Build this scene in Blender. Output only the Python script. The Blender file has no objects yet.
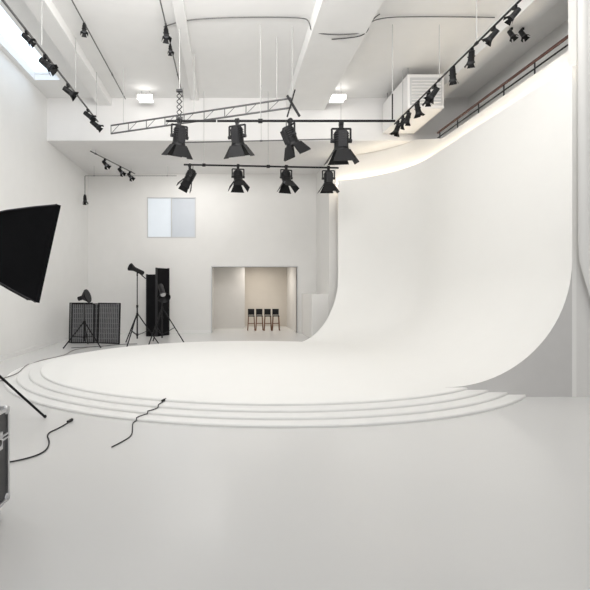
import bpy, bmesh, math, random
from mathutils import Vector, Matrix
random.seed(4)
sc=bpy.context.scene
sc.view_settings.view_transform='Standard'
sc.view_settings.look='None'
sc.view_settings.exposure=0.0

# ---------------- materials ----------------
def mat(name,col,rough=0.6,metal=0.0,spec=0.4,var=0.02,scale=3.0,bump=0.0,emis=None,estr=0.0):
    m=bpy.data.materials.new(name); m.use_nodes=True
    nt=m.node_tree; b=nt.nodes['Principled BSDF']
    tc=nt.nodes.new('ShaderNodeTexCoord'); n=nt.nodes.new('ShaderNodeTexNoise')
    n.inputs['Scale'].default_value=scale; n.inputs['Detail'].default_value=4
    nt.links.new(tc.outputs['Object'],n.inputs['Vector'])
    r=nt.nodes.new('ShaderNodeValToRGB')
    r.color_ramp.elements[0].position=.3; r.color_ramp.elements[1].position=.7
    r.color_ramp.elements[0].color=(*[max(0,c*(1-var)) for c in col],1)
    r.color_ramp.elements[1].color=(*[min(1,c*(1+var)) for c in col],1)
    nt.links.new(n.outputs['Fac'],r.inputs['Fac']); nt.links.new(r.outputs['Color'],b.inputs['Base Color'])
    b.inputs['Roughness'].default_value=rough; b.inputs['Metallic'].default_value=metal
    b.inputs['Specular IOR Level'].default_value=spec
    if bump>0:
        bp=nt.nodes.new('ShaderNodeBump'); bp.inputs['Strength'].default_value=bump; bp.inputs['Distance'].default_value=.01
        n2=nt.nodes.new('ShaderNodeTexNoise'); n2.inputs['Scale'].default_value=scale*12
        nt.links.new(tc.outputs['Object'],n2.inputs['Vector'])
        nt.links.new(n2.outputs['Fac'],bp.inputs['Height']); nt.links.new(bp.outputs['Normal'],b.inputs['Normal'])
    if emis:
        b.inputs['Emission Color'].default_value=(*emis,1); b.inputs['Emission Strength'].default_value=estr
    return m
M_wall=mat('wall_paint',(.82,.815,.80),.75,var=.01,bump=.05)
M_back=mat('back_wall_paint',(.785,.775,.755),.75,var=.01,bump=.05)
M_ceil=mat('ceiling_paint',(.82,.815,.805),.8,var=.012)
M_soff=mat('soffit_paint',(.81,.80,.79),.8,var=.01)
M_floor=mat('painted_floor',(.69,.685,.675),.24,spec=.45,var=.012,scale=.6)
M_cyc=mat('cyclorama_paint',(.88,.873,.85),.7,var=.004,spec=.25)
M_plat=mat('platform_paint',(.84,.833,.815),.45,var=.006,spec=.35)
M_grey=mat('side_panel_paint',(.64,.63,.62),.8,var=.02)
M_black=mat('black_metal',(.010,.010,.011),.5,spec=.25,var=.2)
M_fab=mat('black_fabric',(.008,.008,.009),.9,spec=.1,var=.2,bump=.3)
M_dark=mat('dark_grey_metal',(.022,.022,.024),.45,spec=.3)
M_slat=mat('grid_slat_grey',(.20,.20,.205),.5)
M_slatf=mat('grid_fabric_grey',(.045,.045,.048),.8)
M_steel=mat('brushed_steel',(.55,.55,.56),.3,metal=.9)
M_white=mat('white_diffuser',(.8,.8,.8),.6)
M_lens=mat('fresnel_lens',(.25,.26,.28),.15,spec=.8)
M_red=mat('brown_rail_paint',(.07,.03,.025),.5)
M_greypipe=mat('grey_truss',(.12,.12,.12),.45,metal=.2)
M_thin=mat('hanger_grey',(.50,.50,.49),.5)
M_cab=mat('cable_rubber',(.02,.02,.02),.6)
M_cabg=mat('cable_grey',(.25,.24,.23),.6)
M_wood=mat('stool_wood',(.16,.07,.035),.5,var=.3,scale=20)
M_beige=mat('alcove_paint',(.66,.645,.62),.8)
M_brown=mat('alcove_back_paint',(.56,.52,.465),.8)
M_alu=mat('window_frame_paint',(.58,.58,.58),.4)
M_p1=mat('frosted_pane_bright',(.50,.53,.55),.3,emis=(.84,.91,1.0),estr=.36)
M_p2=mat('frosted_pane_dim',(.40,.42,.44),.3,emis=(.84,.90,1.0),estr=.22)
M_tube=mat('light_diffuser',(.9,.9,.9),.5,emis=(1,.98,.94),estr=5)
M_led=mat('led_strip',(.9,.85,.75),.5,emis=(1,.87,.68),estr=13)
M_sky=mat('skylight_glass',(.7,.8,.9),.3,emis=(.70,.84,1.0),estr=1.6)
M_lam=mat('case_laminate',(.03,.03,.032),.4)

# ---------------- mesh builder ----------------
class MB:
    def __init__(s): s.v=[];s.f=[];s.mi=[];s.sm=[];s.mats=[]
    def m(s,mt):
        if mt not in s.mats: s.mats.append(mt)
        return s.mats.index(mt)
    def add(s,vs,fs,mt,smooth=False):
        o=len(s.v); s.v+= [Vector(v) for v in vs]; k=s.m(mt)
        for f in fs: s.f.append([o+i for i in f]); s.mi.append(k); s.sm.append(smooth)
    def box(s,lo,hi,mt,R=None,c=None):
        x0,y0,z0=lo;x1,y1,z1=hi
        vs=[Vector(p) for p in [(x0,y0,z0),(x1,y0,z0),(x1,y1,z0),(x0,y1,z0),(x0,y0,z1),(x1,y0,z1),(x1,y1,z1),(x0,y1,z1)]]
        if R is not None:
            vs=[R@v+(Vector(c) if c is not None else Vector()) for v in vs]
        s.add(vs,[(0,3,2,1),(4,5,6,7),(0,1,5,4),(1,2,6,5),(2,3,7,6),(3,0,4,7)],mt)
    def cyl(s,a,b,r1,mt,r2=None,n=12,caps=True):
        a=Vector(a);b=Vector(b); r2=r1 if r2 is None else r2
        d=(b-a).normalized(); u=d.orthogonal().normalized(); w=d.cross(u)
        vs=[]
        for p,r in((a,r1),(b,r2)):
            for i in range(n):
                t=2*math.pi*i/n; vs.append(p+u*r*math.cos(t)+w*r*math.sin(t))
        fs=[(i,(i+1)%n,n+(i+1)%n,n+i) for i in range(n)]
        s.add(vs,fs,mt,True)
        if caps:
            s.add(vs[:n],[tuple(range(n))[::-1]],mt); s.add(vs[n:],[tuple(range(n))],mt)
    def sphere(s,c,r,mt,n=10):
        c=Vector(c);vs=[];fs=[]
        for j in range(n//2+1):
            ph=math.pi*j/(n//2)
            for i in range(n):
                t=2*math.pi*i/n; vs.append(c+Vector((r*math.sin(ph)*math.cos(t),r*math.sin(ph)*math.sin(t),r*math.cos(ph))))
        for j in range(n//2):
            for i in range(n):
                fs.append((j*n+i,j*n+(i+1)%n,(j+1)*n+(i+1)%n,(j+1)*n+i))
        s.add(vs,fs,mt,True)
    def obj(s,name,bevel=0,origin=None):
        if origin is None:
            origin=Vector((sum(v.x for v in s.v)/len(s.v),sum(v.y for v in s.v)/len(s.v),min(v.z for v in s.v)))
        origin=Vector(origin)
        me=bpy.data.meshes.new(name); me.from_pydata([v-origin for v in s.v],[],s.f)
        for m_ in s.mats: me.materials.append(m_)
        for p,k,sm in zip(me.polygons,s.mi,s.sm): p.material_index=k; p.use_smooth=sm
        bm=bmesh.new(); bm.from_mesh(me); bmesh.ops.remove_doubles(bm,verts=bm.verts,dist=1e-5) if not any(s.sm) else None
        bm.normal_update(); bm.to_mesh(me); bm.free()
        o=bpy.data.objects.new(name,me); o.location=origin; sc.collection.objects.link(o)
        if bevel: 
            b=o.modifiers.new('bevel','BEVEL'); b.width=bevel; b.segments=2; b.limit_method='ANGLE'
        return o
def boxobj(name,lo,hi,mt,bevel=0):
    b=MB(); b.box(lo,hi,mt); return b.obj(name,bevel)
def cable(name,pts,r,mt):
    cu=bpy.data.curves.new(name,'CURVE'); cu.dimensions='3D'; cu.bevel_depth=r; cu.bevel_resolution=2; cu.resolution_u=10
    sp=cu.splines.new('NURBS'); sp.points.add(len(pts)-1); sp.order_u=3; sp.use_endpoint_u=True
    for p,q in zip(sp.points,pts): p.co=(*q,1)
    cu.materials.append(mt); o=bpy.data.objects.new(name,cu); sc.collection.objects.link(o); return o

# ---------------- room shell ----------------
XL=-4.67; XR=7.0; YB=15.0; YF=-3.0; HC=6.4; HS=5.3; YS=11.6
boxobj('floor',(XL-.2,YF,-.2),(XR+.2,18,0),M_floor)
boxobj('wall_left',(XL-.2,YF,0),(XL,YB+.2,HC+.2),M_wall)
boxobj('wall_right',(XR,YF,0),(XR+.2,YB+.2,HC+.2),M_wall)
b=MB()
DX0,DX1,DZ=-.53,2.30,2.2
WX0,WX1,WZ0,WZ1=-2.70,-1.07,3.17,4.53
T=.15
b.box((XL,YB,0),(WX0,YB+T,HC),M_back)
b.box((WX0,YB,0),(WX1,YB+T,WZ0),M_back)
b.box((WX0,YB,WZ1),(WX1,YB+T,HC),M_back)
b.box((WX1,YB,0),(DX0,YB+T,HC),M_back)
b.box((DX0,YB,DZ),(DX1,YB+T,HC),M_back)
b.box((DX1,YB,0),(XR,YB+T,HC),M_back)
b.obj('wall_back')
b=MB()
SX0,SX1,SY0,SY1=-4.55,-3.95,2.5,10.6
b.box((XL,YF,HC),(SX0,YS,HC+.2),M_ceil); b.box((SX1,YF,HC),(XR,YS,HC+.2),M_ceil)
b.box((SX0,YF,HC),(SX1,SY0,HC+.2),M_ceil); b.box((SX0,SY1,HC),(SX1,YS,HC+.2),M_ceil)
b.obj('ceiling')
b=MB(); b.box((SX0-.03,SY0-.03,HC+.2),(SX1+.03,SY1+.03,HC+.22),M_sky)
for i in range(4):
    y=SY0+i*(SY1-SY0)/3; b.box((SX0,y-.02,HC+.14),(SX1,y+.02,HC+.2),M_white)
b.obj('window_skylight')
boxobj('ceiling_soffit',(XL,YS,HS),(XR,YB,HC+.2),M_soff)
boxobj('ceiling_beam',(1.50,YF,6.08),(2.48,YS,HC),M_ceil,.01)
boxobj('ceiling_beam.001',(-3.35,YF,6.2),(-3.0,YS,HC),M_ceil,.01)
boxobj('ceiling_beam.002',(4.9,YF,6.1),(5.3,YS,HC),M_ceil,.01)
boxobj('ceiling_beam.003',(-.95,YF,6.33),(-.75,YS,HC),M_ceil,.01)
# alcove
b=MB()
b.box((DX0-.15,YB+T,0),(DX0,17.8,2.5),M_beige); b.box((DX1,YB+T,0),(DX1+.15,17.8,2.5),M_beige)
b.box((DX0,17.6,0),(DX1,17.8,2.5),M_brown); b.box((DX0-.15,YB+T,2.4),(DX1+.15,17.8,2.55),M_beige)
b.box((DX0,16.7,0),(.62,17.6,2.4),M_beige)
b.obj('wall_alcove')
b=MB(); t=.035
b.box((DX0-t,YB-.02,0),(DX0,YB+T,DZ+t),M_alu); b.box((DX1,YB-.02,0),(DX1+t,YB+T,DZ+t),M_alu); b.box((DX0,YB-.02,DZ),(DX1,YB+T,DZ+t),M_alu)
b.obj('trim_1')
b=MB(); t=.035; xm=(WX0+WX1)/2
b.box((WX0,YB-.01,WZ0),(WX1,YB+.06,WZ0+t),M_alu); b.box((WX0,YB-.01,WZ1-t),(WX1,YB+.06,WZ1),M_alu)
for x in (WX0,xm-t/2,WX1-t): b.box((x,YB-.01,WZ0+t),(x+t,YB+.06,WZ1-t),M_alu)
b.box((WX0+t,YB+.03,WZ0+t),(xm-t/2,YB+.05,WZ1-t),M_p1); b.box((xm+t/2,YB+.03,WZ0+t),(WX1-t,YB+.05,WZ1-t),M_p2)
b.obj('window_1')
boxobj('baseboard_left',(XL,YF,0),(XL+.015,YB,.09),M_wall)
boxobj('baseboard_back',(XL+.015,YB-.015,0),(DX0-.04,YB,.09),M_wall)

# ---------------- stepped platform ----------------
CX,CY=.6,8.4
PH=.13; RI=PH/4
def ell(k):
    e=.18*(3-k); return 3.9+e,3.05+e,3.3+e
def gz(x,y):
    z=0
    for k in range(4):
        a,bf,bb=ell(k); bq=bf if y<CY else bb
        if ((x-CX)/a)**2+((y-CY)/bq)**2<=1: z=RI*(k+1)
    return z
b=MB(); N=160
for k in range(4):
    a,bf,bb=ell(k); ring=[]
    for i in range(N):
        t=2*math.pi*i/N; s_=math.sin(t)
        x=min(CX+a*math.cos(t),4.62); y=CY+(bf if s_<0 else bb)*s_
        ring.append((x,y))
    z0=RI*k; z1=RI*(k+1); rb=.012
    def inset(r,d):
        out=[]
        for x,y in r:
            v=Vector((x-CX,y-CY)); L=v.length; v*= (L-d)/L; out.append((CX+v.x,CY+v.y))
        return out
    r2=inset(ring,rb)
    vs=[(x,y,z0) for x,y in ring]+[(x,y,z1-rb) for x,y in ring]
    fs=[(i,(i+1)%N,N+(i+1)%N,N+i) for i in range(N)]
    mm=M_cyc if k==3 else M_plat
    b.add(vs,fs,M_plat)
    vs=[(x,y,z1-rb) for x,y in ring]+[(x,y,z1) for x,y in r2]
    b.add(vs,fs,mm)
    b.add([(x,y,z1) for x,y in r2],[tuple(range(N))],mm)
b.obj('stepped_platform')

# ---------------- cyclorama ----------------
WXc,WYc,YE,RC,R=4.74,13.0,6.2,2.44,1.75
cx,cy=WXc-RC,WYc-RC
HT=4.57
def path(d,xl,n1=10,n2=28,n3=30):
    """plan curve of the cyc wall offset inward by d, from left limit xl to near end"""
    r=RC-d; pts=[]
    if xl<cx:
        for i in range(n1): pts.append((xl+(cx-xl)*i/n1, cy+r))
        a0=math.pi/2
    else:
        a0=math.acos(min(1,(xl-cx)/r))
        a1=a0*.985
        for i in range(n1):
            a=a0+(a1-a0)*i/n1; pts.append((cx+r*math.cos(a),cy+r*math.sin(a)))
        a0=a1
    for i in range(n2):
        a=a0*(1-i/n2); pts.append((cx+r*math.cos(a),cy+r*math.sin(a)))
    for i in range(n3+1):
        pts.append((cx+r, cy+(YE-cy)*i/n3))
    return pts
rows=[]
XLe=3.15
for j in range(0,25):
    th=math.pi/2*j/24
    d=R*(1-math.sin(th)); z=PH+.0015+R*(1-math.cos(th))
    xl=XLe-1.40*(d/R)
    rows.append([(x,y,z) for x,y in path(d,xl)])
for j in range(1,9):
    z=PH+R+(HT-PH-R)*j/8
    rows.append([(x,y,z) for x,y in path(0,XLe)])
rows.append([(x,y,HT) for x,y in path(-.06,XLe)])
rows.append([(x,y,0) for x,y in path(-.06,XLe)])
b=MB(); nc=len(rows[0]); vs=[p for r in rows for p in r]
fs=[(j*nc+i,j*nc+i+1,(j+1)*nc+i+1,(j+1)*nc+i) for j in range(len(rows)-1) for i in range(nc-1)]
b.add(vs,fs,M_cyc,True)
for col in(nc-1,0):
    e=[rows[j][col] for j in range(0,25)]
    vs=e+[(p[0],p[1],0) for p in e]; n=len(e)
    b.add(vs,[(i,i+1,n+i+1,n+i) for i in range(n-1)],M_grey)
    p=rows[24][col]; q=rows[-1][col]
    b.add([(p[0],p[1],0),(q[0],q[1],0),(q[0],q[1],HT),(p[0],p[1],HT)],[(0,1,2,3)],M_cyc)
ob=b.obj('cyclorama_wall')
ob.data.set_sharp_from_angle(angle=math.radians(50))

boxobj('wall_right_return',(WXc+.06,YE+.0,0),(XR,YE+.15,HC),M_back)
b=MB(); vs=[];nx,nz=60,24
for j in range(nz+1):
    for i in range(nx+1):
        z=6.3*(1-j/nz)+.02
        x0=4.75+max(0,(1.95-z))*.29+.05*max(0,(1.95-z))**2
        x=x0+(6.6-x0)*i/nx
        y=YE-.08+.022*math.sin(x*13)+.012*math.sin(x*29+z*.4)
        vs.append((x,y,z))
b.add(vs,[(j*(nx+1)+i,(j+1)*(nx+1)+i,(j+1)*(nx+1)+i+1,j*(nx+1)+i+1) for j in range(nz) for i in range(nx)],M_cyc,True)
b.obj('white_curtain')

boxobj('wall_pilaster',(2.95,13.15,0),(3.35,YB,HS),M_back)
boxobj('trim_2',(2.46,13.2,0),(2.95,YB,1.32),M_back,.01)

def ribbon(name,d0,d1,z0,zf,mt,xl=XLe-.02):
    b=MB(); A=path(d0,xl); B=path(d1,xl); n=len(A)
    vs=[(x,y,z0) for x,y in A]+[(x,y,zf(y)) for x,y in A]+[(x,y,zf(yy[1])) for (x,y),yy in zip(B,A)]+[(x,y,z0) for x,y in B]
    fs=[]
    for k in range(4):
        k2=(k+1)%4
        fs+=[(k*n+i,k*n+i+1,k2*n+i+1,k2*n+i) for i in range(n-1)]
    fs+=[(0,n,2*n,3*n),(n-1,4*n-1,3*n-1,2*n-1)]
    b.add(vs,fs,mt,True); o=b.obj(name); o.data.set_sharp_from_angle(angle=math.radians(40)); return o
ribbon('trim_bulkhead',-.22,-.34,4.35,lambda y:HS-.005 if y>11.5 else (4.96+(HS-4.965)*max(0,(y-10.4)/1.1)),M_back)
ribbon('led_strip_light',-.09,-.13,4.50,lambda y:4.53,M_led)
boxobj('gallery_floor',(WXc+.36,YE+.16,4.78),(XR,YS-.02,4.92),M_soff)
boxobj('wall_gallery',(6.2,YE+.16,4.92),(6.35,YS,HC),M_wall)
b=MB(); xr=4.99
for z,r,mt in((5.19,.025,M_red),(5.07,.014,M_black)):
    b.cyl((xr,6.42,z),(xr,10.7,z),r,mt)
for i in range(6):
    y=6.5+i*.82; b.cyl((xr,y,4.96),(xr,y,5.19),.012,M_black)
b.obj('gallery_handrail')

# ---------------- ceiling services ----------------
cable('ceiling_conduit',[(-1.2,8.4,6.37),(-.9,8.2,6.375),(0,8.1,6.375),(1.35,8.1,6.375),(1.47,8.1,6.3),(1.5,8.1,6.06),(2.5,8.1,6.06),(2.53,8.1,6.33),(3.2,8.05,6.37),(4.8,8.1,6.37)],.010,M_greypipe)
cable('ceiling_cable',[(1.9,8.25,6.06),(2.2,8.2,6.05),(2.5,8.1,6.06),(2.55,8.05,6.3),(2.7,8.0,6.37)],.009,M_cab)
def panel_light(name,x,y,z):
    b=MB(); b.box((x-.16,y-.1,z-.03),(x+.16,y+.1,z-.005),M_tube)
    for s in(-1,1):
        b.box((x-.18,y+s*.12-.02,z-.05),(x+.18,y+s*.12+.02,z+.06),M_tube if s<0 else M_white)
    b.box((x-.18,y-.12,z-.0),(x+.18,y+.12,z+.06),M_white)
    b.cyl((x-.1,y,z+.06),(x-.1,y,HC),.008,M_steel); b.cyl((x+.1,y,z+.06),(x+.1,y,HC),.008,M_steel)
    b.obj(name)
panel_light('ceiling_panel_light',-2.05,11.2,6.2)
panel_light('ceiling_panel_light.001',2.72,11.2,6.2)
b=MB(); b.box((3.95,9.9,5.45),(4.75,11.5,6.2),M_soff); b.box((4.0,9.87,5.52),(4.7,9.9,6.12),M_alu)
for i in range(8): b.box((4.03,9.85,5.56+i*.068),(4.67,9.875,5.575+i*.068),M_soff)
for x in(4.0,4.7):
    for y in(10.0,11.3): b.cyl((x,y,6.2),(x,y,HC-.01),.01,M_steel)
b.obj('air_conditioning_duct',.01)

# ---------------- studio lamps ----------------
def aimframe(d):
    d=Vector(d).normalized(); up=Vector((0,0,1))
    if abs(d.z)>.98: up=Vector((0,1,0))
    u=d.cross(up).normalized(); w=u.cross(d).normalized(); return d,u,w
def fresnel(name,p,aim,s=1.0,flare=.5):
    b=MB(); p=Vector(p); d,u,w=aimframe(aim)
    hz=Vector((u.x,u.y,0)).normalized()
    c=p+Vector((0,0,-.27*s))
    b.cyl(p-hz*.03*s,p+hz*.03*s,.045*s,M_black); b.box((-.03*s,-.03*s,-.1*s),(.03*s,.03*s,0),M_black,Matrix.Identity(3),p)
    top=p+Vector((0,0,-.08*s)); W=.145*s
    b.cyl(top-hz*W,top+hz*W,.016*s,M_black,n=8)
    for k in(-1,1):
        b.cyl(top+hz*W*k,c+hz*W*k,.016*s,M_black,n=8); b.cyl(c+hz*W*k*1.12,c+hz*W*k*.7,.03*s,M_dark,n=10)
    b.cyl(c-d*.18*s,c-d*.13*s,.07*s,M_black,r2=.105*s,n=20)
    b.cyl(c-d*.13*s,c+d*.10*s,.108*s,M_black,n=20)
    for k in range(4): b.cyl(c-d*(.11-.035*k)*s,c-d*(.10-.035*k)*s,.12*s,M_dark,n=20)
    b.box((-.06*s,-.115*s,-.14*s),(.06*s,-.09*s,.10*s),M_dark,Matrix((u,w,d)).transposed(),c)
    b.cyl(c+d*.10*s,c+d*.14*s,.108*s,M_black,r2=.125*s,n=20,caps=False)
    b.cyl(c+d*.10*s,c+d*.115*s,.105*s,M_lens,r2=.085*s,n=20)
    b.cyl(c+d*.135*s,c+d*.145*s,.13*s,M_dark,n=20,caps=False)
    b.cyl(c-d*.17*s,c-d*.17*s+Vector((0,0,.12*s)),.008*s,M_cab,n=6); b.cyl(c-d*.17*s+Vector((0,0,.12*s)),p+Vector((0,.02,.02)),.008*s,M_cab,n=6)
    f=c+d*.14*s
    for ax,bx,fl,L in((u,w,flare*1.15,.24),(-u,w,flare*1.15,.24),(w,u,flare*.7,.20),(-w,u,flare*.7,.20)):
        base=f+ax*.115*s; tip=base+(d*math.cos(fl)+ax*math.sin(fl))*L*s
        n=(d*math.sin(fl)-ax*math.cos(fl))*.004
        wd=.12 if L>.22 else .17
        q=[base-bx*.09*s,base+bx*.09*s,tip+bx*wd*s,tip-bx*wd*s]
        vs=[a+n for a in q]+[a-n for a in q]
        b.add(vs,[(0,1,2,3),(7,6,5,4),(0,4,5,1),(1,5,6,2),(2,6,7,3),(3,7,4,0)],M_black)
    return b.obj(name,origin=p)
def num(i): return '' if i==0 else '.%03d'%i
zp=4.60; y1=8.35; y2=11.2
lst=[((-.90,y1,zp),(-.15,.25,-1)),((.17,y1,zp),(.12,.3,-1)),((1.15,y1,zp),(.45,.2,-1)),((2.10,y1,zp-.05),(.03,.1,-1)),
     ((-.95,y2,zp-.05),(-.5,-.1,-1)),((.25,y2,zp-.06),(.05,-.3,-1)),((1.45,y2,zp-.08),(.1,-.3,-1)),((2.5,y2,zp-.1),(.0,.05,-1))]
for i,(p,a) in enumerate(lst): fresnel('fresnel_studio_light'+num(i),p,a,(1.2 if i==3 else 1.08) if i<4 else 1.02)
def pipe(name,x0,x1,y,z,drops,dz=0):
    b=MB(); b.cyl((x0,y,z),(x1,y,z+dz),.022,M_black)
    for x in drops:
        zz=z+dz*(x-x0)/(x1-x0)
        b.cyl((x,y,zz),(x,y,(HC if y<YS else HS)-.01),.007,M_thin,n=6); b.cyl((x-.04,y,zz),(x+.04,y,zz),.04,M_black)
    return b.obj(name)
pipe('lighting_pipe',-.2,3.1,y1,zp,(.6,))
pipe('lighting_pipe.001',-1.1,2.75,y2,zp-.03,(-.6,1.0),-.08)
b=MB(); b.cyl((3.05,y1,zp+.03),(3.05,y1,5.10),.012,M_black); b.cyl((3.05,y1,5.10),(3.05,y1,HC-.01),.007,M_thin,n=6); b.obj('pipe_hanger')
b=MB(); b.cyl((-1.15,y1,zp),(-.22,y1,zp),.022,M_black)
for k in range(5):
    z0=zp+.06+k*.10; z1=z0+.10
    b.cyl((-.95,y1-.01,z0),(-.85,y1-.01,z1),.008,M_dark,n=6); b.cyl((-.85,y1+.01,z0),(-.95,y1+.01,z1),.008,M_dark,n=6)
b.cyl((-.90,y1,zp+.55),(-.90,y1,HC-.08),.008,M_thin,n=6); b.box((-.96,y1-.03,zp+.54),(-.84,y1+.03,zp+.58),M_dark); b.box((-.96,y1-.03,zp+.02),(-.84,y1+.03,zp+.07),M_dark)
b.obj('pantograph_hanger')
b=MB(); A=Vector((-2.6,10.0,4.93)); B=Vector((1.20,8.56,4.93)); n=9; up=Vector((0,0,.18))
b.cyl(A,B,.018,M_greypipe); b.cyl(A+up,B+up,.018,M_greypipe)
for i in range(n+1):
    p=A.lerp(B,i/n); b.cyl(p,p+up,.010,M_greypipe,n=6)
    if i<n:
        q=A.lerp(B,(i+.5)/n); b.cyl(p,q+up,.006,M_greypipe,n=6)
for t in(.08,.5,.93):
    p=A.lerp(B,t)+up; b.cyl(p,(p.x,p.y,HC-.08),.007,M_thin,n=6)
b.obj('lighting_truss')
b=MB(); b.cyl((1.12,8.5,5.13),(1.32,8.32,4.68),.024,M_dark); b.cyl((1.25,8.4,5.2),(1.1,8.36,4.68),.014,M_black,n=8)
b.cyl((1.2,8.42,5.1),(1.2,8.42,HC-.01),.007,M_thin,n=6); b.obj('truss_clamp')
def rail(name,a,c,drops,r=.015,mt=M_greypipe,zt=HC):
    b=MB(); a=Vector(a);c=Vector(c); d=(c-a).normalized(); b.cyl(a,c,r,mt,n=8)
    for t in drops:
        p=a.lerp(c,t); b.cyl(p,(p.x,p.y,zt-.01),.007,M_thin,n=6); b.cyl(p-d*.03,p+d*.03,r*1.6,mt,n=8)
    return b.obj(name)
rail('lighting_rail',(-3.02,5.0,5.36),(-3.02,10.45,5.36),(),.018,M_greypipe)
b=MB()
for y in(5.6,7.2,8.8,10.2): b.cyl((-2.98,y,5.38),(-2.98,y,HC-.01),.007,M_thin,n=6)
b.obj('rail_hangers')
rail('lighting_rail.001',(3.92,5.6,5.36),(3.92,10.6,5.36),(.05,.3,.55,.9),.016,M_dark)
rail('lighting_rail.002',(-3.7,12.1,5.18),(-3.0,14.5,5.18),(.1,.9),.016,M_greypipe,HS)
rail('lighting_rail.003',(-2.62,5.0,6.33),(-2.62,11.5,6.33),(.2,.5,.8),.012)
rail('lighting_rail.004',(-1.14,5.0,6.33),(-1.14,11.5,6.33),(.2,.5,.8),.012)
rail('lighting_rail.005',(-1.3,11.0,5.05),(2.9,10.7,5.05),(.05,.5,.95),.014,M_greypipe)
rail('lighting_rail.006',(-4.45,14.0,4.99),(-1.6,14.0,4.99),(.1,.9),.008,M_greypipe,HS)

def track_spot(name,p,aim,s=1.0,mt=M_black):
    b=MB(); p=Vector(p); d,u,w=aimframe(aim)
    b.box((-.03*s,-.05*s,-.05*s),(.03*s,.05*s,.015*s),mt,Matrix.Identity(3),p)
    c=p+Vector((0,0,-.15*s)); b.cyl(p,c,.012*s,mt,n=8)
    b.cyl(c-u*.075*s,c+u*.075*s,.014*s,mt,n=8)
    b.cyl(c-d*.12*s,c+d*.08*s,.058*s,mt,r2=.066*s,n=14)
    b.cyl(c+d*.08*s,c+d*.13*s,.066*s,M_dark,r2=.085*s,n=14,caps=False)
    b.cyl(c+d*.08*s,c+d*.09*s,.06*s,M_lens,n=14)
    f=c+d*.13*s
    for ax,bx in((u,w),(-u,w),(w,u),(-w,u)):
        base=f+ax*.07*s; tip=base+(d*.8+ax*.5)*.09*s
        b.add([base-bx*.05*s,base+bx*.05*s,tip+bx*.08*s,tip-bx*.08*s],[(0,1,2,3),(3,2,1,0)],mt)
    return b.obj(name,origin=p)
i=0
for y,s in((6.75,.6),(7.45,.85),(7.6,.6),(8.5,.8),(9.7,.75),(10.2,.85)):
    track_spot('track_spotlight'+num(i),(-3.02,y,5.34),(.6+.3*random.random(),.5*random.random(),-.6),s); i+=1
for y,s in((6.15,.6),(6.65,.65),(7.25,.75),(7.85,.8),(8.55,.85),(8.80,.75),(9.3,.85),(9.8,.8),(10.1,.75),(10.4,.9)):
    track_spot('track_spotlight'+num(i),(3.92,y,5.34),(-.8+1.2*random.random(),.2+.4*random.random(),-.7),s); i+=1
for x,y in((-3.5,12.8),(-3.25,13.6),(-3.1,14.2)):
    track_spot('track_spotlight'+num(i),(x,y,5.16),(.5,-.3,-.6),.8); i+=1
for x,y,s in((-1.14,8.3,.75),(-1.14,8.9,.55),(-2.62,8.2,.6)):
    track_spot('track_spotlight'+num(i),(x,y,6.31),(.1,-.3,-1),s); i+=1
for x,y in((5.0,7.95),(5.2,7.95)):
    track_spot('track_spotlight'+num(i),(x,y,6.08),(.2,-.3,-.7),.6); i+=1
b=MB(); b.cyl((-4.45,14.0,4.98),(-4.45,14.0,4.41),.010,M_black,n=6); b.obj('hanging_rod')
track_spot('track_spotlight'+num(i),(-4.45,14.0,4.39),(.1,-.2,-1),.8)
i+=1
# ---------------- light stands ----------------
def stand_into(b,x,y,h,legr=.42,legz=.55,ang0=.3,mt=M_black,z0=0,s=1):
    b.cyl((x,y,z0+.15),(x,y,z0+h*.55),.020*s,mt); b.cyl((x,y,z0+h*.55),(x,y,z0+h),.014*s,mt)
    b.cyl((x,y,z0+h*.55-.04),(x,y,z0+h*.55+.03),.030*s,mt)
    b.cyl((x,y,z0+legz-.04),(x,y,z0+legz+.04),.030*s,mt); b.cyl((x,y,z0+.22),(x,y,z0+.28),.028*s,mt)
    for k in range(3):
        a=ang0+k*2*math.pi/3; dx,dy=math.cos(a),math.sin(a)
        f=Vector((x+dx*legr,y+dy*legr,z0+.012)); t=Vector((x+dx*.02,y+dy*.02,z0+legz))
        b.cyl(t,f,.016*s,mt,n=8); b.cyl((x+dx*.02,y+dy*.02,z0+.25),t.lerp(f,.55),.010*s,mt,n=6)
        b.sphere(f+Vector((0,0,.006)),.018*s,mt,8)
def strobe_into(b,c,aim,s=1.0,refl=.11):
    c=Vector(c); d,u,w=aimframe(aim)
    b.cyl(c-d*.2*s,c+d*.12*s,.065*s,M_black,n=18); b.cyl(c-d*.22*s,c-d*.2*s,.055*s,M_dark,n=18)
    b.cyl(c+d*.12*s,c+d*.26*s,.07*s,M_black,r2=refl*s,n=22,caps=False)
    b.cyl(c+d*.13*s,c+d*.14*s,.066*s,M_white,n=18)
    b.cyl(c+Vector((0,0,-.06*s)),c+Vector((0,0,-.17*s)),.022*s,M_black,n=10)
b=MB(); stand_into(b,-2.42,12.0,1.85,.56,.80,.25); strobe_into(b,(-2.42,12.0,1.97),(-.55,-.5,.30),.9,.12)
b.cyl((-2.42,12.0,1.95),(-2.2,12.02,1.75),.014,M_black); b.obj('light_stand_with_strobe')
b=MB(); stand_into(b,-1.78,12.15,1.3,.60,.95,.05); strobe_into(b,(-1.78,12.15,1.42),(.25,-.6,-.55),1.1,.16)
b.obj('light_stand_with_strobe.001')
b=MB(); stand_into(b,-3.66,11.45,1.12,.52,.62,-.4)
c=Vector((-3.66,11.45,1.27)); d,u,w=aimframe((.8,-.1,.25))
b.cyl(c-d*.05,c+d*.08,.06,M_black,r2=.17,n=24); b.cyl(c-d*.16,c-d*.05,.055,M_black,n=16); b.cyl(c+d*.08,c+d*.11,.175,M_black,n=24)
b.obj('light_stand_with_dish')
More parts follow.
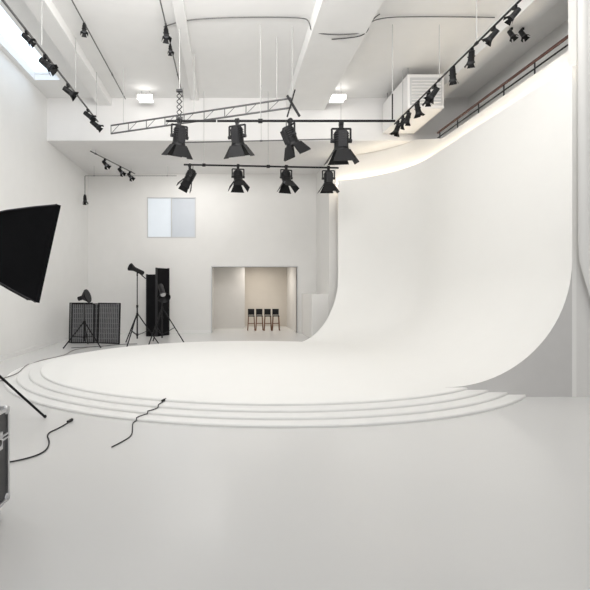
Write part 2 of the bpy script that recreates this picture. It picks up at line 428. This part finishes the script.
def gridpanel(b,c,w,h,ang,lean=.08,n=12):
    Rm=Matrix.Rotation(ang,3,'Z')@Matrix.Rotation(-lean,3,'X')
    b.box((-w/2,-.02,0),(-w/2+.025,.02,h),M_black,Rm,c); b.box((w/2-.025,-.02,0),(w/2,.02,h),M_black,Rm,c)
    b.box((-w/2,-.02,0),(w/2,.02,.025),M_black,Rm,c); b.box((-w/2,-.02,h-.025),(w/2,.02,h),M_black,Rm,c)
    for i in range(1,n):
        x=-w/2+w*i/n; b.box((x-.010,-.012,.03),(x+.010,.012,h-.03),M_slat,Rm,c)
    for i in range(1,8):
        z=h*i/8; b.box((-w/2+.03,-.006,z-.007),(w/2-.03,.006,z+.007),M_slat,Rm,c)
    b.box((-w/2+.03,.014,.03),(w/2-.03,.019,h-.03),M_slatf,Rm,c)
b=MB()
gridpanel(b,(-4.05,12.35,0),.62,1.10,.10); gridpanel(b,(-3.95,12.22,0),.62,1.08,.02,.06)
gridpanel(b,(-3.38,12.25,0),.68,1.08,-.12,.05); gridpanel(b,(-3.22,12.12,0),.66,1.10,-.25,.05)
b.obj('folding_grid_panels')
b=MB()
def vpan(a,c,h):
    a=Vector((*a,0));c=Vector((*c,0)); d=(c-a).normalized(); n=Vector((-d.y,d.x,0))*.03
    z=Vector((0,0,h)); q=[a-n,c-n,c+n,a+n]; vs=[p+Vector((0,0,.0)) for p in q]+[p+z for p in q]
    b.add(vs,[(3,2,1,0),(4,5,6,7),(0,1,5,4),(1,2,6,5),(2,3,7,6),(3,0,4,7)],M_fab)
    for p in(a,c):
        b.cyl(p+Vector((0,0,0)),p+Vector((0,0,h+.01)),.035,M_dark,n=8)
vpan((-2.52,14.0),(-2.22,13.9),1.92); vpan((-2.21,13.9),(-1.90,14.35),2.12)
b.obj('black_v_flat')

# ---------------- foreground softbox ----------------
b=MB(); F=Vector((-2.16,5.2,1.87)); d,u,w=aimframe((.86,.46,-.20))
def sq(c,h,n=6,sag=0):
    pts=[]
    cor=[u*h+w*h,-u*h+w*h,-u*h-w*h,u*h-w*h]
    for k in range(4):
        a=cor[k];e=cor[(k+1)%4]
        for i in range(n):
            t=i/n; q=a.lerp(e,t); q*= (1-sag*math.sin(math.pi*t)); pts.append(c+q)
    return pts
secs=[(F+d*.04,.53,.02),(F,.53,.02),(F-d*.02,.52,.03),(F-d*.22,.45,.06),(F-d*.45,.36,.07),(F-d*.65,.26,.05),(F-d*.82,.15,.0),(F-d*.86,.09,0)]
vs=[];
for c,h,sg in secs: vs+=sq(c,h,6,sg)
n=24; b.add(vs,[(j*n+i,j*n+(i+1)%n,(j+1)*n+(i+1)%n,(j+1)*n+i) for j in range(len(secs)-1) for i in range(n)],M_fab)
b.add(sq(F+d*.02,.525,6,.02),[tuple(range(24))],M_white)
for k in range(4):
    for j in range(1,len(secs)-1):
        b.cyl(vs[j*n+k*6],vs[(j+1)*n+k*6],.007,M_slatf,n=6)
bc=F-d*.86
b.cyl(bc+d*.03,bc-d*.03,.11,M_dark,n=20); b.cyl(bc-d*.03,bc-d*.40,.075,M_black,n=18); b.cyl(bc-d*.40,bc-d*.42,.06,M_dark,n=18)
sx,sy=bc.x-.05,bc.y-.03
b.cyl((sx,sy,bc.z-.06),(sx,sy,bc.z-.22),.025,M_black)
hh=bc.z-.18
b.cyl((sx,sy,.3),(sx,sy,1.1),.020,M_black); b.cyl((sx,sy,1.1),(sx,sy,hh),.014,M_black); b.cyl((sx,sy,1.05),(sx,sy,1.14),.032,M_black)
b.cyl((sx,sy,.97),(sx,sy,1.05),.034,M_black); b.cyl((sx,sy,.30),(sx,sy,.37),.03,M_black)
foot0=Vector((-2.11,5.19,.012)); fv=Vector((foot0.x-sx,foot0.y-sy,0))
for k in range(3):
    g=Matrix.Rotation(k*2*math.pi/3,3,'Z')@fv; f=Vector((sx,sy,.012))+g; t=Vector((sx,sy,1.01))+g.normalized()*.03
    b.cyl(t,f,.014,M_black,n=8); b.cyl((sx,sy,.34),t.lerp(f,.5),.009,M_black,n=6); b.sphere(f+Vector((0,0,.008)),.02,M_black,8)
b.obj('softbox_on_stand')

# ---------------- flight case ----------------
b=MB(); x0,x1,ya,yb,z0,z1=-2.15,-1.44,2.25,2.97,.11,.72
b.box((x0+.01,ya+.01,z0+.01),(x1-.01,yb-.01,z1-.01),M_lam)
e=.022
for x in(x0,x1-e):
    for y in(ya,yb-e): b.box((x,y,z0),(x+e,y+e,z1),M_steel)
for z in(z0,z1-e,.52,.545):
    t_=e if z not in(.52,.545) else .012
    for y in(ya,yb-e): b.box((x0,y-.001,z),(x1,y+e+.001,z+t_),M_steel)
    for x in(x0,x1-e): b.box((x-.001,ya,z),(x+e+.001,yb,z+t_),M_steel)
for x in(x0+.02,x1-.02):
    for y in(ya+.02,yb-.02):
        for z in(z0+.02,z1-.02): b.sphere((x,y,z),.032,M_steel,10)
for y in(ya+.16,yb-.16):
    b.box((x1-.004,y-.045,.48),(x1+.012,y+.045,.59),M_steel); b.cyl((x1+.012,y,.53),(x1+.02,y,.53),.02,M_dark)
b.box((x1-.004,2.55,.27),(x1+.006,2.71,.40),M_dark); b.cyl((x1+.02,2.56,.34),(x1+.02,2.70,.34),.01,M_steel)
for x in(x0+.09,x1-.06):
    for y in(ya+.09,yb-.10):
        b.box((x-.04,y-.045,.10),(x+.04,y+.045,.113),M_steel); b.box((x-.03,y-.006,.05),(x-.022,y+.03,.1),M_steel); b.box((x+.022,y-.006,.05),(x+.03,y+.03,.1),M_steel)
        b.cyl((x-.018,y+.012,.045),(x+.018,y+.012,.045),.045,M_black,n=18)
b.obj('flight_case')

# ---------------- cables ----------------
def gc(pts,r): 
    out=[]
    for i in range(len(pts)-1):
        for k in range(6):
            t=k/6; x=pts[i][0]*(1-t)+pts[i+1][0]*t; y=pts[i][1]*(1-t)+pts[i+1][1]*t; out.append((x,y,gz(x,y)+r+.003))
    x,y=pts[-1]; out.append((x,y,gz(x,y)+r+.003)); return out
def smooth(pts,it=2):
    for _ in range(it):
        q=[pts[0]]
        for a,c in zip(pts,pts[1:]): q+= [(a[0]*.75+c[0]*.25,a[1]*.75+c[1]*.25),(a[0]*.25+c[0]*.75,a[1]*.25+c[1]*.75)]
        q.append(pts[-1]); pts=q
    return pts
cable('power_cable',gc(smooth([(-2.2,3.7),(-1.93,3.82),(-1.75,3.93),(-1.66,4.1),(-1.72,4.35),(-1.86,4.6),(-1.80,4.78),(-1.77,4.97)]),.007),.007,M_cab)
cable('power_cable.001',gc(smooth([(-1.09,4.22),(-1.02,4.38),(-.97,4.55),(-1.02,4.8),(-1.06,5.0),(-.98,5.18),(-.86,5.28),(-.80,5.5)]),.006),.006,M_cab)
cable('power_cable.002',gc(smooth([(-3.7,7.0),(-3.55,7.6),(-3.8,8.4),(-3.9,9.2),(-3.6,10.0),(-3.75,10.8),(-3.5,11.3)]),.008),.008,M_cabg)
cable('power_cable.003',gc(smooth([(-3.9,11.2),(-3.2,11.5),(-2.9,11.9),(-2.42,12.0)]),.008),.007,M_cab)
for nm,(x,y),a in(('cable_plug',(-1.765,5.02),1.3),('cable_plug.001',(-.79,5.55),1.1)):
    b=MB(); z=gz(x,y)+.02; dx,dy=math.cos(a),math.sin(a)
    b.cyl((x-dx*.04,y-dy*.04,z),(x+dx*.04,y+dy*.04,z),.014,M_cab,r2=.018); b.cyl((x+dx*.04,y+dy*.04,z),(x+dx*.06,y+dy*.06,z),.010,M_steel); b.obj(nm)

# ---------------- bar stools ----------------
for k in range(4):
    b=MB(); x=.82+k*.29; y=15.85+.05*(k%2); s=.115
    b.box((x-s,y-s,.50),(x+s,y+s,.53),M_black)
    for sx_ in(-1,1):
        for sy_ in(-1,1):
            b.cyl((x+sx_*s*.85,y+sy_*s*.85,.50),(x+sx_*s*1.1,y+sy_*s*1.1,0),.013,M_wood,n=8)
    for sx_ in(-1,1): b.cyl((x+sx_*s*1.0,y-s,.2),(x+sx_*s*1.0,y+s,.2),.009,M_wood,n=6); b.cyl((x+sx_*s*.85,y+s*.85,.53),(x+sx_*s*.85,y+s,.74),.011,M_black,n=8)
    for sy_ in(-1,1): b.cyl((x-s,y+sy_*s,.25),(x+s,y+sy_*s,.25),.009,M_wood,n=6)
    b.box((x-s,y+s*.8,.55),(x+s,y+s*1.05,.76),M_black)
    b.obj('bar_stool'+num(k),.004)

# ---------------- lights ----------------
w=bpy.data.worlds.new('world'); sc.world=w; w.use_nodes=True
w.node_tree.nodes['Background'].inputs['Color'].default_value=(.98,.985,1,1); w.node_tree.nodes['Background'].inputs['Strength'].default_value=.85
def area(name,loc,size,power,tgt,col=(1,.985,.96),sy=None):
    l=bpy.data.lights.new(name,'AREA'); l.energy=power; l.color=col; l.size=size
    if sy: l.shape='RECTANGLE'; l.size_y=sy
    o=bpy.data.objects.new(name,l); o.location=loc
    o.rotation_euler=(Vector(tgt)-Vector(loc)).to_track_quat('-Z','Y').to_euler(); sc.collection.objects.link(o); return o
area('fill_light_a',(-.8,5.3,6.0),3.2,145,(.8,10.0,0),sy=1.6)  # added area light above the view, brightens platform and rear floor
area('fill_light_b',(-1,1.0,6.0),3.5,34,(1,9,2),sy=2)  # added unseen fill overhead near the camera, no fixture modelled
area('fill_light_c',(3.2,4.6,6.0),2.0,66,(3.6,10.5,1.8),sy=1.2)  # added out-of-view light aimed at the cyclorama cove
area('ceiling_bounce_fill',(-.5,4.6,5.2),2.6,125,(-.5,7.5,6.4),sy=1.0)  # added unseen light, turned up to bounce softly off the ceiling
area('alcove_fill_light',(1.2,16.3,2.37),.6,30,(1.2,16.3,0),col=(1,.94,.86))  # warm fill added to brighten the alcove, not a fixture
area('fill_light_d',(-1,13.2,5.27),1.6,44,(-1,14,0),sy=.3)  # fill added under the soffit for the rear bay, not a fixture

# ---------------- camera ----------------
cd=bpy.data.cameras.new('camera'); cam=bpy.data.objects.new('camera',cd); sc.collection.objects.link(cam)
cam.location=(0,0,1.5); cam.rotation_euler=(math.pi/2,0,0)
cd.sensor_width=36; cd.lens=450/590*36; cd.shift_x=67/590; cd.shift_y=-7/590; cd.clip_start=.05; cd.clip_end=200
sc.camera=cam
